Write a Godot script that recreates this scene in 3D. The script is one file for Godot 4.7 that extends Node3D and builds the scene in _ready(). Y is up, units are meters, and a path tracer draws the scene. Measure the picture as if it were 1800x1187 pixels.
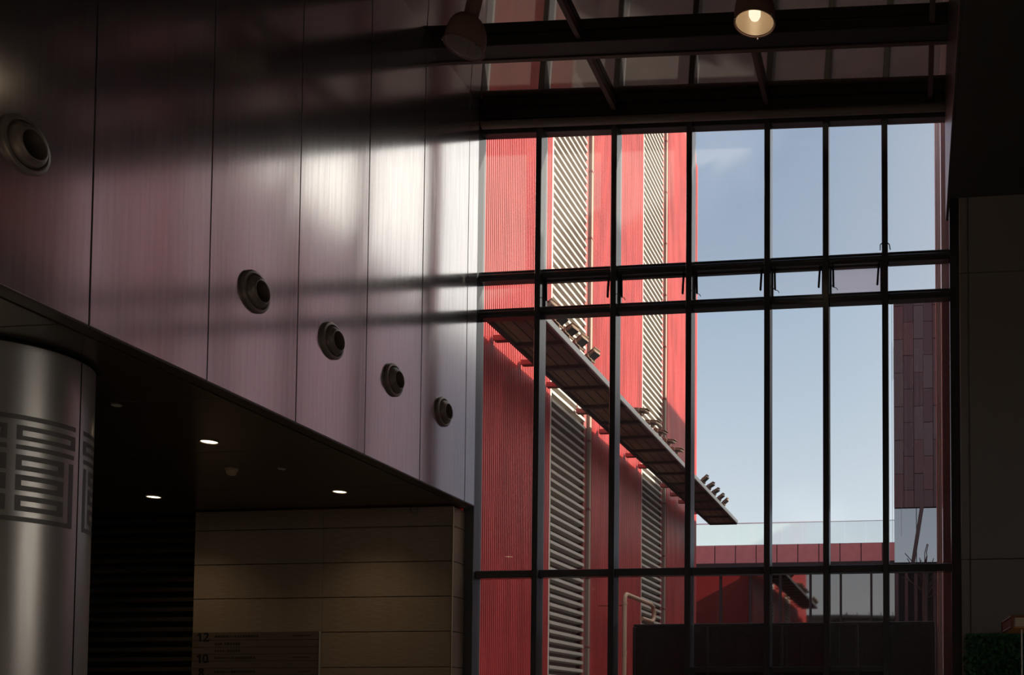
extends Node3D

var mats := {}
var mesh_cache := {}
var taken := {}
var rng := RandomNumberGenerator.new()

# ------------------------------------------------------------------ helpers
func numbered(called: String) -> String:
	var n: int = taken.get(called, -1) + 1
	taken[called] = n
	return called if n == 0 else "%s_%03d" % [called, n]

func tag(o: Node, label: String, category: String, group := "", kind := "") -> Node:
	o.set_meta("label", label)
	o.set_meta("category", category)
	if group: o.set_meta("group", group)
	if kind: o.set_meta("kind", kind)
	return o

func thing(called: String, label: String, category: String, at := Vector3.ZERO, turn := Vector3.ZERO, group := "", kind := "") -> Node3D:
	var o := Node3D.new()
	o.name = numbered(called)
	add_child(o)
	o.position = at
	o.rotation = turn
	tag(o, label, category, group, kind)
	return o

func part(parent: Node, called: String, mesh: Mesh, mat: Material, at := Vector3.ZERO, turn := Vector3.ZERO) -> MeshInstance3D:
	var o := MeshInstance3D.new()
	o.name = called
	o.mesh = mesh
	o.material_override = mat
	o.position = at
	o.rotation = turn
	parent.add_child(o, true)
	return o

func single(called: String, mesh: Mesh, mat: Material, at: Vector3, turn: Vector3, label: String, category: String, group := "", kind := "") -> MeshInstance3D:
	var o := part(self, numbered(called), mesh, mat, at, turn)
	tag(o, label, category, group, kind)
	return o

func lin(r: float, g: float, b: float, a := 1.0) -> Color:
	var c := Color(r, g, b).linear_to_srgb()
	c.a = a
	return c

func tri(st: SurfaceTool, a: Vector3, b: Vector3, c: Vector3, na: Vector3, nb: Vector3, nc: Vector3) -> void:
	if (b - a).cross(c - a).dot(na + nb + nc) > 0.0:
		var t := b; b = c; c = t
		var tn := nb; nb = nc; nc = tn
	st.set_normal(na); st.add_vertex(a)
	st.set_normal(nb); st.add_vertex(b)
	st.set_normal(nc); st.add_vertex(c)

func quad(st: SurfaceTool, a: Vector3, b: Vector3, c: Vector3, d: Vector3, n: Vector3) -> void:
	tri(st, a, b, c, n, n, n)
	tri(st, a, c, d, n, n, n)

func fresh() -> SurfaceTool:
	var st := SurfaceTool.new()
	st.begin(Mesh.PRIMITIVE_TRIANGLES)
	return st

# a box with chamfered edges, shared between alike pieces
func cbox(x: float, y: float, z: float, b := 0.004) -> Mesh:
	var key := "%.4f %.4f %.4f %.4f" % [x, y, z, b]
	if mesh_cache.has(key): return mesh_cache[key]
	var st := fresh()
	add_cbox(st, Vector3.ZERO, Vector3(x, y, z), b)
	mesh_cache[key] = st.commit()
	return mesh_cache[key]

func add_cbox(st: SurfaceTool, at: Vector3, s: Vector3, b: float) -> void:
	var h := s / 2.0
	b = minf(b, minf(h.x, minf(h.y, h.z)) * 0.8)
	var ax := [Vector3.RIGHT, Vector3.UP, Vector3.BACK]
	var hs := [h.x, h.y, h.z]
	for i in 3:
		var u: int = (i + 1) % 3
		var v: int = (i + 2) % 3
		for sg in [-1.0, 1.0]:
			var n: Vector3 = ax[i] * sg
			var c: Vector3 = at + n * hs[i]
			var du: Vector3 = ax[u] * (hs[u] - b)
			var dv: Vector3 = ax[v] * (hs[v] - b)
			quad(st, c - du - dv, c + du - dv, c + du + dv, c - du + dv, n)
		# edges that run along axis i
		for su in [-1.0, 1.0]:
			for sv in [-1.0, 1.0]:
				var n2: Vector3 = (ax[u] * su + ax[v] * sv).normalized()
				var p: Vector3 = at + ax[u] * su * hs[u] + ax[v] * sv * (hs[v] - b)
				var q: Vector3 = at + ax[u] * su * (hs[u] - b) + ax[v] * sv * hs[v]
				var l: Vector3 = ax[i] * (hs[i] - b)
				quad(st, p - l, p + l, q + l, q - l, n2)
	for sx in [-1.0, 1.0]:
		for sy in [-1.0, 1.0]:
			for sz in [-1.0, 1.0]:
				var n3 := Vector3(sx, sy, sz).normalized()
				tri(st, at + Vector3(sx * h.x, sy * (h.y - b), sz * (h.z - b)), at + Vector3(sx * (h.x - b), sy * h.y, sz * (h.z - b)), at + Vector3(sx * (h.x - b), sy * (h.y - b), sz * h.z), n3, n3, n3)

# profile of (radius, height) turned round the y axis; each profile segment is smooth round and crisp across
func lathe(profile: PackedVector2Array, segs := 40, from := 0.0, to := TAU) -> Mesh:
	var st := fresh()
	for k in profile.size() - 1:
		var p := profile[k]
		var q := profile[k + 1]
		var d := (q - p).normalized()
		var pn := Vector2(d.y, -d.x)
		for s in segs:
			var a0 := from + (to - from) * s / segs
			var a1 := from + (to - from) * (s + 1) / segs
			var e0 := Vector3(cos(a0), 0, sin(a0))
			var e1 := Vector3(cos(a1), 0, sin(a1))
			var n0 := e0 * pn.x + Vector3.UP * pn.y
			var n1 := e1 * pn.x + Vector3.UP * pn.y
			var a := e0 * p.x + Vector3.UP * p.y
			var b := e1 * p.x + Vector3.UP * p.y
			var c := e1 * q.x + Vector3.UP * q.y
			var e := e0 * q.x + Vector3.UP * q.y
			if p.x > 1e-6: tri(st, a, b, c, n0, n1, n1)
			if q.x > 1e-6: tri(st, a, c, e, n0, n1, n0)
	return st.commit()

# a round tube along points
func tube(pts: PackedVector3Array, r: float, segs := 12, caps := true) -> Mesh:
	var st := fresh()
	var rings := []
	var up := Vector3(0.13, 0.97, 0.21).normalized()
	for i in pts.size():
		var d: Vector3
		if i == 0: d = pts[1] - pts[0]
		elif i == pts.size() - 1: d = pts[i] - pts[i - 1]
		else: d = (pts[i + 1] - pts[i]).normalized() + (pts[i] - pts[i - 1]).normalized()
		d = d.normalized()
		var u := up.cross(d)
		if u.length() < 0.05: u = Vector3.RIGHT.cross(d)
		u = u.normalized()
		up = d.cross(u).normalized()
		var ring := []
		for s in segs:
			var a := TAU * s / segs
			ring.append(u * cos(a) + up * sin(a))
		rings.append(ring)
	for i in pts.size() - 1:
		for s in segs:
			var t := (s + 1) % segs
			var n0: Vector3 = rings[i][s]
			var n1: Vector3 = rings[i][t]
			var m0: Vector3 = rings[i + 1][s]
			var m1: Vector3 = rings[i + 1][t]
			tri(st, pts[i] + n0 * r, pts[i] + n1 * r, pts[i + 1] + m1 * r, n0, n1, m1)
			tri(st, pts[i] + n0 * r, pts[i + 1] + m1 * r, pts[i + 1] + m0 * r, n0, m1, m0)
	if caps:
		for e in [[0, 1], [pts.size() - 1, pts.size() - 2]]:
			var n: Vector3 = (pts[e[0]] - pts[e[1]]).normalized()
			for s in segs:
				tri(st, pts[e[0]], pts[e[0]] + rings[e[0]][s] * r, pts[e[0]] + rings[e[0]][(s + 1) % segs] * r, n, n, n)
	return st.commit()

# box-ribbed sheet that faces +x, ribs upright, set out along -z from 0 to length
func ribbed(length: float, height: float, pitch := 0.089, deep := 0.05) -> Mesh:
	var st := fresh()
	var n := int(round(length / pitch))
	pitch = length / n
	var H := Vector3.UP * height
	for i in n:
		var z := -pitch * i
		var prof := [Vector3(0, 0, z), Vector3(0, 0, z - pitch * 0.36), Vector3(deep, 0, z - pitch * 0.46), Vector3(deep, 0, z - pitch * 0.9), Vector3(0, 0, z - pitch)]
		for k in 4:
			var a: Vector3 = prof[k]
			var b: Vector3 = prof[k + 1]
			var d := b - a
			var nn := Vector3(-d.z, 0, d.x).normalized()
			quad(st, a, b, b + H, a + H, nn)
	# closed back, so that the sheet has thickness
	quad(st, Vector3(-0.03, 0, 0), Vector3(-0.03, 0, -length), Vector3(-0.03, height, -length), Vector3(-0.03, height, 0), Vector3.LEFT)
	quad(st, Vector3(-0.03, 0, 0), Vector3(0, 0, 0), Vector3(0, height, 0), Vector3(-0.03, height, 0), Vector3.BACK)
	quad(st, Vector3(-0.03, 0, -length), Vector3(0, 0, -length), Vector3(0, height, -length), Vector3(-0.03, height, -length), Vector3.FORWARD)
	return st.commit()

func noise_tex(freq: float, lo: Color, hi: Color, seed_ := 1, size := 256, oct := 4) -> NoiseTexture2D:
	var f := FastNoiseLite.new()
	f.seed = seed_
	f.noise_type = FastNoiseLite.TYPE_SIMPLEX_SMOOTH
	f.frequency = freq
	f.fractal_octaves = oct
	var t := NoiseTexture2D.new()
	t.width = size
	t.height = size
	t.seamless = true
	t.noise = f
	var g := Gradient.new()
	g.set_color(0, lo)
	g.set_color(1, hi)
	t.color_ramp = g
	return t

func mat(called: String, c: Color, rough: float, metal := 0.0, spec := 0.5) -> StandardMaterial3D:
	var m := StandardMaterial3D.new()
	m.resource_name = called
	m.albedo_color = c
	m.roughness = rough
	m.metallic = metal
	m.metallic_specular = spec
	mats[called] = m
	return m

func grain(m: StandardMaterial3D, tex: Texture2D, scale: Vector3, on_rough := false) -> void:
	m.uv1_triplanar = true
	m.uv1_world_triplanar = true
	m.uv1_scale = scale
	if on_rough: m.roughness_texture = tex
	else: m.albedo_texture = tex

func pane_mat(called: String, c: Color, a: float, rough := 0.0) -> StandardMaterial3D:
	c.a = a
	var m := mat(called, c, rough)
	m.transparency = BaseMaterial3D.TRANSPARENCY_ALPHA
	return m

# ------------------------------------------------------------------ camera, sky, sun
func setup_view() -> void:
	var cam := Camera3D.new()
	cam.name = "camera"
	add_child(cam)
	cam.position = Vector3(0, 1.6, 0)
	cam.rotation_order = EULER_ORDER_YXZ
	cam.rotation_degrees = Vector3(2.3776, 6.1417, -0.03)
	var f := 1750.0
	cam.projection = Camera3D.PROJECTION_FRUSTUM
	cam.near = 0.05
	cam.far = 400.0
	cam.size = 1187.0 / f * cam.near
	cam.frustum_offset = Vector2((900.0 - 1420.36) / f, (1179.67 - 593.5) / f) * cam.near
	cam.current = true

	var env := Environment.new()
	env.background_mode = Environment.BG_SKY
	var sky := ProceduralSkyMaterial.new()
	sky.sky_top_color = lin(0.07, 0.155, 0.275)
	sky.sky_horizon_color = lin(0.60, 0.63, 0.62)
	sky.sky_curve = 0.25
	sky.ground_bottom_color = lin(0.12, 0.11, 0.10)
	sky.ground_horizon_color = lin(0.3, 0.3, 0.3)
	sky.sun_angle_max = 80.0
	sky.sun_curve = 0.7
	var clouds := noise_tex(0.012, Color(1, 1, 1, 0), Color(1, 1, 1, 1), 9, 512, 5)
	var g := Gradient.new()
	g.offsets = PackedFloat32Array([0.0, 0.52, 0.78, 1.0])
	g.colors = PackedColorArray([Color(1, 1, 1, 0), Color(1, 1, 1, 0), Color(1, 0.97, 0.93, 0.55), Color(1, 1, 1, 0.9)])
	clouds.color_ramp = g
	clouds.width = 1024
	sky.sky_cover = clouds
	sky.sky_cover_modulate = Color(1, 1, 1, 0.13)
	env.sky = Sky.new()
	env.sky.sky_material = sky
	env.tonemap_mode = Environment.TONE_MAPPER_LINEAR
	env.tonemap_exposure = 1.7
	env.sdfgi_enabled = true
	env.ssao_enabled = true
	env.ssil_enabled = true
	var we := WorldEnvironment.new()
	we.name = "environment"
	we.environment = env
	add_child(we)

	var sun := DirectionalLight3D.new()
	sun.name = "sun"
	add_child(sun)
	sun.look_at_from_position(Vector3(1, 0.52, -0.29) * 50.0, Vector3.ZERO)
	sun.light_color = Color(1.0, 0.95, 0.87)
	sun.light_energy = 2.0
	sun.light_angular_distance = 0.9
	sun.shadow_enabled = true

func setup_materials() -> void:
	var streak := noise_tex(0.03, Color(0.93, 0.93, 0.93), Color(1, 1, 1), 3)
	var fine := noise_tex(0.05, Color(0.78, 0.76, 0.74), Color(1, 1, 1), 5)
	var dirt := noise_tex(0.02, Color(0.7, 0.68, 0.66), Color(1, 1, 1), 7)
	var rough := noise_tex(0.03, Color(0.8, 0.8, 0.8), Color(1, 1, 1), 11)
	var m := mat("brushed_panel", lin(0.86, 0.86, 0.88), 0.16, 0.92)
	grain(m, rough, Vector3(3.0, 0.12, 3.0), true)
	m.albedo_texture = streak
	mat("panel_backing", lin(0.02, 0.02, 0.02), 0.8)
	mat("nozzle", lin(0.27, 0.22, 0.19), 0.4, 0.4)
	m = mat("soffit", lin(0.075, 0.06, 0.048), 0.22)
	m = mat("soffit_edge", lin(0.07, 0.055, 0.045), 0.35)
	m = mat("tan_panel", lin(0.46, 0.36, 0.28), 0.5)
	grain(m, fine, Vector3(0.4, 14.0, 0.4))
	mat("gold_trim", lin(0.5, 0.42, 0.25), 0.35, 0.8)
	mat("dark_slat", lin(0.06, 0.045, 0.032), 0.5)
	mat("black_void", lin(0.008, 0.008, 0.008), 0.9)
	m = mat("column_steel", lin(0.6, 0.57, 0.55), 0.36, 0.75)
	grain(m, rough, Vector3(4.0, 0.15, 4.0), true)
	mat("etched_steel", lin(0.2, 0.19, 0.19), 0.55, 0.7)
	mat("sign_plate", lin(0.14, 0.105, 0.08), 0.5)
	mat("sign_edge", lin(0.5, 0.47, 0.42), 0.4, 0.6)
	mat("print_black", lin(0.006, 0.005, 0.005), 0.7)
	mat("print_brown", lin(0.035, 0.025, 0.02), 0.7)
	m = mat("mullion", lin(0.09, 0.095, 0.105), 0.18, 0.0, 0.65)
	mat("stay_black", lin(0.01, 0.01, 0.012), 0.5)
	mat("wire", lin(0.2, 0.18, 0.16), 0.6)
	m = pane_mat("window_glass", lin(0.75, 0.73, 0.72), 0.03)
	m.backlight_enabled = true
	m.backlight = lin(0.03, 0.03, 0.03)
	m = pane_mat("dusty_glass", lin(0.75, 0.73, 0.72), 0.05)
	m.backlight_enabled = true
	m.backlight = lin(0.22, 0.215, 0.21)
	m = mat("streak_film", lin(0.7, 0.66, 0.66, 0.5), 0.6)
	m.transparency = BaseMaterial3D.TRANSPARENCY_ALPHA
	m.backlight_enabled = true
	m.backlight = lin(0.6, 0.58, 0.58)
	m = pane_mat("frosted_glass", lin(0.72, 0.70, 0.76), 0.35, 0.1)
	m.backlight_enabled = true
	m.backlight = lin(0.8, 0.78, 0.84)
	pane_mat("tinted_glass", lin(0.006, 0.005, 0.005), 0.93)
	m = pane_mat("rail_glass", lin(0.5, 0.75, 0.72), 0.12)
	m.backlight_enabled = true
	m.backlight = lin(0.3, 0.42, 0.41)
	m = mat("ceiling_gloss", lin(0.42, 0.38, 0.36), 0.04, 1.0)
	mat("beam_black", lin(0.012, 0.011, 0.011), 0.5)
	mat("beam_flange", lin(0.10, 0.06, 0.05), 0.45)
	mat("conduit", lin(0.22, 0.17, 0.15), 0.4)
	mat("lamp_shell", lin(0.30, 0.17, 0.13), 0.55)
	pane_mat("lamp_lens", lin(0.5, 0.45, 0.38), 0.35, 0.2)
	mat("lamp_reflector", lin(0.6, 0.5, 0.38), 0.3, 0.6)
	mat("steel_bright", lin(0.6, 0.6, 0.6), 0.25, 1.0)
	m = mat("lit_bulb", lin(0.9, 0.9, 0.9), 0.4)
	m.emission_enabled = true
	m.emission = Color(1.0, 0.93, 0.82)
	m.emission_energy_multiplier = 0.9
	m = mat("lit_disc", lin(0.9, 0.9, 0.9), 0.4)
	m.emission_enabled = true
	m.emission = Color(1.0, 0.9, 0.72)
	m.emission_energy_multiplier = 2.6
	mat("cream_plastic", lin(0.62, 0.5, 0.34), 0.5)
	mat("white_plastic", lin(0.6, 0.58, 0.55), 0.5)
	m = mat("red_sheet", lin(0.70, 0.09, 0.09), 0.42)
	grain(m, dirt, Vector3(0.25, 0.05, 0.25))
	mat("annex_sheet", lin(0.58, 0.68, 0.69), 0.5)
	mat("pier_pink", lin(0.82, 0.6, 0.57), 0.5)
	mat("red_smooth", lin(0.42, 0.03, 0.03), 0.5)
	mat("bracket_red", lin(0.32, 0.05, 0.045), 0.55)
	mat("louver_blade", lin(0.45, 0.42, 0.375), 0.55)
	mat("louver_gap_shade", lin(0.2, 0.155, 0.14), 0.8)  # backing colour darkened to carry the shade between the slats
	mat("frame_white", lin(0.72, 0.62, 0.55), 0.5)
	mat("trim_brown", lin(0.24, 0.06, 0.055), 0.6)
	mat("downpipe", lin(0.30, 0.22, 0.17), 0.6)
	m = mat("canopy_sheet", lin(0.10, 0.08, 0.075), 0.5)
	m.backlight_enabled = true
	m.backlight = lin(0.16, 0.12, 0.09)
	mat("canopy_steel", lin(0.06, 0.055, 0.055), 0.5)
	mat("canopy_edge", lin(0.55, 0.58, 0.58), 0.5)
	mat("flood_case", lin(0.24, 0.17, 0.12), 0.6)
	m = mat("drain_pipe", lin(0.5, 0.33, 0.22), 0.45)
	m = mat("fascia_red", lin(0.75, 0.33, 0.33), 0.5)
	grain(m, streak, Vector3(0.3, 0.3, 0.3))
	mat("facade_dark", lin(0.02, 0.018, 0.02), 0.6)
	mat("facade_glass", lin(0.2, 0.185, 0.18), 0.03, 1.0)
	for k in 4:
		var c: Color = [lin(0.055, 0.016, 0.02), lin(0.075, 0.018, 0.02), lin(0.07, 0.045, 0.048), lin(0.045, 0.012, 0.016)][k]
		m = mat("maroon_%d" % k, c, 0.35)
	mat("sky_glass", lin(0.3, 0.3, 0.32), 0.03, 1.0)
	m = mat("paving", lin(0.06, 0.054, 0.05), 0.8)
	grain(m, dirt, Vector3(0.4, 0.4, 0.4))
	m = mat("lobby_floor", lin(0.46, 0.42, 0.37), 0.45)
	grain(m, fine, Vector3(0.5, 0.5, 0.5))
	m = mat("grey_panel", lin(0.32, 0.29, 0.27), 0.45)
	mat("joint_light", lin(0.4, 0.37, 0.33), 0.4)
	mat("right_metal", lin(0.10, 0.10, 0.095), 0.3, 0.4)
	mat("room_wall", lin(0.55, 0.52, 0.48), 0.7)
	mat("leaf_green", lin(0.05, 0.2, 0.07), 0.5)
	mat("leaf_deep", lin(0.025, 0.1, 0.05), 0.5)
	mat("wood_frame", lin(0.16, 0.05, 0.022), 0.5)
	mat("paper_cream", lin(0.5, 0.42, 0.3), 0.7)
	m = mat("amber_underside", lin(0.5, 0.25, 0.07), 0.6)  # plain amber colour of the lantern underside, no emission
	mat("bark", lin(0.05, 0.04, 0.035), 0.9)

# ------------------------------------------------------------------ lobby
func build_shell() -> void:
	var f := thing("floor", "dark polished stone floor of the lobby", "floor", Vector3.ZERO, Vector3.ZERO, "", "structure")
	part(f, "slab", cbox(19.0, 0.2, 20.0), mats.lobby_floor, Vector3(-2.6, -0.1, -0.9))
	var o := thing("wall_rear", "plain wall at the rear of the lobby, left half added in red to tint the column", "wall", Vector3(-2.6, 4.6, 9.1), Vector3.ZERO, "", "structure")
	part(o, "slab", cbox(9.6, 9.6, 0.2), mats.room_wall, Vector3(4.7, 0, 0))
	part(o, "red_slab", cbox(9.4, 9.6, 0.2), mats.red_smooth, Vector3(-4.8, 0, 0))  # unseen red half, added to throw a red cast on the steel column
	o = thing("wall_east", "dark plain wall closing the lobby to the right", "wall", Vector3(6.9, 4.6, -0.6), Vector3.ZERO, "", "structure")
	# unseen strip window, added to let fill sunlight into the lobby
	part(o, "upper_slab", cbox(0.2, 3.8, 19.4), mats.room_wall, Vector3(0, 2.9, 0))
	part(o, "lower_slab", cbox(0.2, 3.5, 19.4), mats.room_wall, Vector3(0, -2.95, 0))
	part(o, "side_slab", cbox(0.2, 2.4, 5.6), mats.room_wall, Vector3(0, 0.0, -6.9))
	part(o, "side_slab", cbox(0.2, 2.4, 7.8), mats.room_wall, Vector3(0, 0.0, 5.8))
	var dr := thing("window_8", "unseen high strip window added on the right to fill the lobby with light", "window", Vector3(6.9, 4.5, -0.5), Vector3.ZERO, "", "structure")
	for k in 5:
		part(dr, "pane", cbox_plain(1.15, 2.3), mats.window_glass, Vector3(0, 0, -3.6 + k * 1.2), Vector3(0, PI / 2, 0))
	for k in 6:
		part(dr, "mullion", cbox(0.1, 2.3, 0.05, 0.004), mats.mullion, Vector3(0, 0, -4.2 + k * 1.2))
	single("ground_paving", cbox(24.0, 0.2, 40.0), mats.paving, Vector3(19.0, -0.12, 8.9), Vector3.ZERO, "paved forecourt beyond the lobby's right side wall", "paving", "", "structure")
	o = thing("wall_west", "dark wall closing the low passage on the far left", "wall", Vector3(-12.2, 4.6, -0.8), Vector3.ZERO, "", "structure")
	part(o, "slab", cbox(0.2, 9.6, 20.0), mats.room_wall)

func build_bulkhead() -> void:
	var w := thing("wall_left", "tall brushed metal panel wall above the dark soffit", "wall", Vector3.ZERO, Vector3.ZERO, "", "structure")
	part(w, "backing", cbox(6.7, 4.9, 19.6), mats.panel_backing, Vector3(-8.61, 6.42, -0.85))
	var joints := []
	var z := 9.0
	z = -10.37
	while z < 8.9:
		joints.append(z)
		z += 1.0
	rng.seed = 4
	# the narrow last strip by the window
	part(w, "panel", cbox(0.03, 4.85, 0.235, 0.003), mats.brushed_panel, Vector3(-4.919, 3.915 + 2.425, -10.49))
	for k in joints.size() - 1:
		var t := rng.randf_range(-0.0022, 0.0022)
		var lean := Vector3(0, t, rng.randf_range(-0.001, 0.001))
		var at := Vector3(-4.919, 3.915 + 2.425, joints[k] + 0.5)
		var vent := 0.0
		for vz in [-4.9, -6.84, -7.83, -8.83, -9.83]:
			if absf(vz - at.z) < 0.5: vent = vz
		if vent == 0.0:
			part(w, "panel", cbox(0.03, 4.85, 0.992, 0.003), mats.brushed_panel, at, lean)
			continue
		# a panel with the round opening for its nozzle
		var cut := CSGMesh3D.new()
		cut.name = "panel"
		cut.mesh = cbox(0.03, 4.85, 0.992, 0.003)
		cut.material = mats.brushed_panel
		cut.position = at
		cut.rotation = lean
		w.add_child(cut, true)
		var bore := CSGCylinder3D.new()
		bore.name = "bore"
		bore.operation = CSGShape3D.OPERATION_SUBTRACTION
		bore.radius = 0.115
		bore.height = 0.2
		bore.sides = 40
		bore.material = mats.brushed_panel
		bore.rotation = Vector3(0, 0, PI / 2)
		bore.position = Vector3(0, 4.745 - at.y, vent - at.z)
		cut.add_child(bore)
	# soffit under it
	var c := thing("ceiling_001", "dark glossy brown soffit with round downlights", "ceiling", Vector3.ZERO, Vector3.ZERO, "", "structure")
	part(c, "edge_trim", cbox(0.115, 0.05, 19.5, 0.003), mats.soffit_edge, Vector3(-4.965, 3.928, -0.86))
	var zs := [-10.9, -9.5, -8.1, -6.7, -5.3, -3.9, -2.5, -1.1, 0.3, 1.7, 3.1, 4.5, 5.9, 7.3, 9.0]
	for k in zs.size() - 1:
		for s in [[-5.035, -8.3], [-8.31, -12.1]]:
			var a: float = s[0]
			var b: float = s[1]
			var l: float = zs[k + 1] - zs[k] - 0.008
			part(c, "panel", cbox(a - b - 0.006, 0.04, l, 0.003), mats.soffit, Vector3((a + b) / 2.0, 3.92, (zs[k] + zs[k + 1]) / 2.0))

func build_nozzles() -> void:
	var ring := lathe(PackedVector2Array([Vector2(0.155, 0.0), Vector2(0.155, 0.016), Vector2(0.148, 0.026), Vector2(0.132, 0.03), Vector2(0.126, 0.024), Vector2(0.124, 0.006), Vector2(0.12, 0.006)]), 48)
	var ball := lathe(PackedVector2Array([Vector2(0.12, 0.004), Vector2(0.119, 0.02), Vector2(0.112, 0.04), Vector2(0.1, 0.056), Vector2(0.088, 0.066), Vector2(0.084, 0.072), Vector2(0.079, 0.073), Vector2(0.075, 0.068)]), 48)
	var hole := lathe(PackedVector2Array([Vector2(0.075, 0.068), Vector2(0.072, 0.0), Vector2(0.072, -0.27), Vector2(0.0, -0.27)]), 32)
	var labels := ["largest round air nozzle, at the far left of the metal wall", "round air nozzle, second from the left on the metal wall", "round air nozzle, middle one of the row of five", "round air nozzle, second nearest the window", "smallest round air nozzle, nearest the window"]
	var zs := [-4.9, -6.84, -7.83, -8.83, -9.83]
	for k in 5:
		var t := thing("air_nozzle", labels[k], "air vent", Vector3(-4.902, 4.745, zs[k]), Vector3(0, 0, -PI / 2), "air nozzles on the metal wall")
		part(t, "flange", ring, mats.nozzle)
		var b := part(t, "nozzle_bowl", ball, mats.nozzle)
		part(b, "throat", hole, mats.nozzle)

func build_tan_wall() -> void:
	var w := thing("wall_front", "tan panelled wall under the soffit beside the window", "wall", Vector3.ZERO, Vector3.ZERO, "", "structure")
	part(w, "core", cbox(3.02, 3.88, 0.3), mats.panel_backing, Vector3(-6.605, 1.94, -10.62))
	var ys := [3.885, 3.665, 3.273, 2.883, 2.494, 2.099, 1.7, 1.31, 0.92, 0.53, 0.14, 0.0]
	var gap := 0.008
	for k in ys.size() - 1:
		var h: float = ys[k] - ys[k + 1] - gap
		var y: float = (ys[k] + ys[k + 1]) / 2.0
		for s in [[-8.146, -6.594], [-6.594, -5.075]]:
			part(w, "panel", cbox(s[1] - s[0] - 0.005, h, 0.03, 0.003), mats.tan_panel, Vector3((s[0] + s[1]) / 2.0, y, -10.465))
		part(w, "return_panel", cbox(0.03, h, 0.36, 0.003), mats.tan_panel, Vector3(-5.095, y, -10.66))
	part(w, "corner_strip", cbox(0.018, 3.88, 0.02, 0.003), mats.gold_trim, Vector3(-5.077, 1.94, -10.46))
	# deep slatted wall further left
	var s2 := thing("wall_slats", "dark wall of horizontal timber slats behind the steel column", "wall", Vector3.ZERO, Vector3.ZERO, "", "structure")
	part(s2, "backing", cbox(4.0, 3.9, 0.06), mats.dark_slat, Vector3(-10.15, 1.95, -10.87))
	var y2 := 3.84
	while y2 > 0.05:
		part(s2, "slat", cbox(3.98, 0.05, 0.15, 0.006), mats.dark_slat, Vector3(-10.15, y2, -10.74))
		y2 -= 0.116

func build_column() -> void:
	var t := thing("steel_column", "round brushed steel column with an etched fret band", "column", Vector3(-5.80, 0, -5.77))
	var r := 0.44
	var top := 3.875
	# angle 0 faces the room diagonal; positive turns towards the window
	var fwd := Vector3(0.709, 0, 0.705)
	var side := Vector3(0.705, 0, -0.709)
	var base := atan2(fwd.z, fwd.x)
	var seams := [52.5, -50.5, -154.5, 155.5]
	seams.sort()
	part(t, "core", lathe(PackedVector2Array([Vector2(r - 0.02, 0.0), Vector2(r - 0.02, 3.9)]), 64), mats.black_void)
	for k in seams.size():
		var a0: float = seams[k] + 0.7
		var a1: float = (seams[(k + 1) % seams.size()] if k < seams.size() - 1 else seams[0] + 360.0) - 0.7
		part(t, "shell", lathe(PackedVector2Array([Vector2(r - 0.015, 0.0), Vector2(r, 0.0), Vector2(r, top - 0.006), Vector2(r - 0.006, top), Vector2(r - 0.02, top)]), 40, base - deg_to_rad(a1), base - deg_to_rad(a0)), mats.column_steel)
	part(t, "top_collar", lathe(PackedVector2Array([Vector2(r + 0.03, 3.9), Vector2(r + 0.03, 3.892), Vector2(r - 0.02, 3.892)]), 64), mats.stay_black)
	# fret bands: rectangles in (degrees from the panel's axis, height below the top of the band)
	var u := 0.0008
	var rects := []
	for m in [-1.0, 1.0]:
		rects.append([0.0, 47.0 * m, 0, 38])
		rects.append([0.0, 45.6 * m, 787, 825])
		rects.append_array([[2.9 * m, 46.9 * m, 80, 118], [2.9 * m, 46.9 * m, 160, 195], [2.9 * m, 6.8 * m, 118, 160], [42.3 * m, 46.9 * m, 118, 160]])
		rects.append([2.9 * m, 46.0 * m, 232, 268])
		for b in [308, 463, 622]:
			rects.append_array([[2.9 * m, 36.9 * m, b, b + 42], [2.9 * m, 36.9 * m, b + 82, b + 122], [2.9 * m, 6.8 * m, b + 42, b + 82], [32.0 * m, 36.9 * m, b + 42, b + 82]])
		rects.append([41.3 * m, 45.6 * m, 305, 787])
	for c in [1.0, 104.0, 206.5, 260.5 - 360.0]:
		var st := fresh()
		for q in rects:
			var a0: float = c + minf(q[0], q[1])
			var a1: float = c + maxf(q[0], q[1])
			var y1: float = 3.43 - q[2] * u
			var y0: float = 3.43 - q[3] * u
			var n := maxi(1, int(ceil((a1 - a0) / 3.0)))
			for i in n:
				var p := deg_to_rad(a0 + (a1 - a0) * i / n)
				var p2 := deg_to_rad(a0 + (a1 - a0) * (i + 1) / n)
				var e0 := fwd * cos(p) + side * sin(p)
				var e1 := fwd * cos(p2) + side * sin(p2)
				var rr := r + 0.0012
				tri(st, e0 * rr + Vector3.UP * y0, e1 * rr + Vector3.UP * y0, e1 * rr + Vector3.UP * y1, e0, e1, e1)
				tri(st, e0 * rr + Vector3.UP * y0, e1 * rr + Vector3.UP * y1, e0 * rr + Vector3.UP * y1, e0, e1, e0)
		var o := part(t, "etched_fret", st.commit(), mats.etched_steel)
		o.set_meta("label", "dull grey etched fret pattern")

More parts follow.
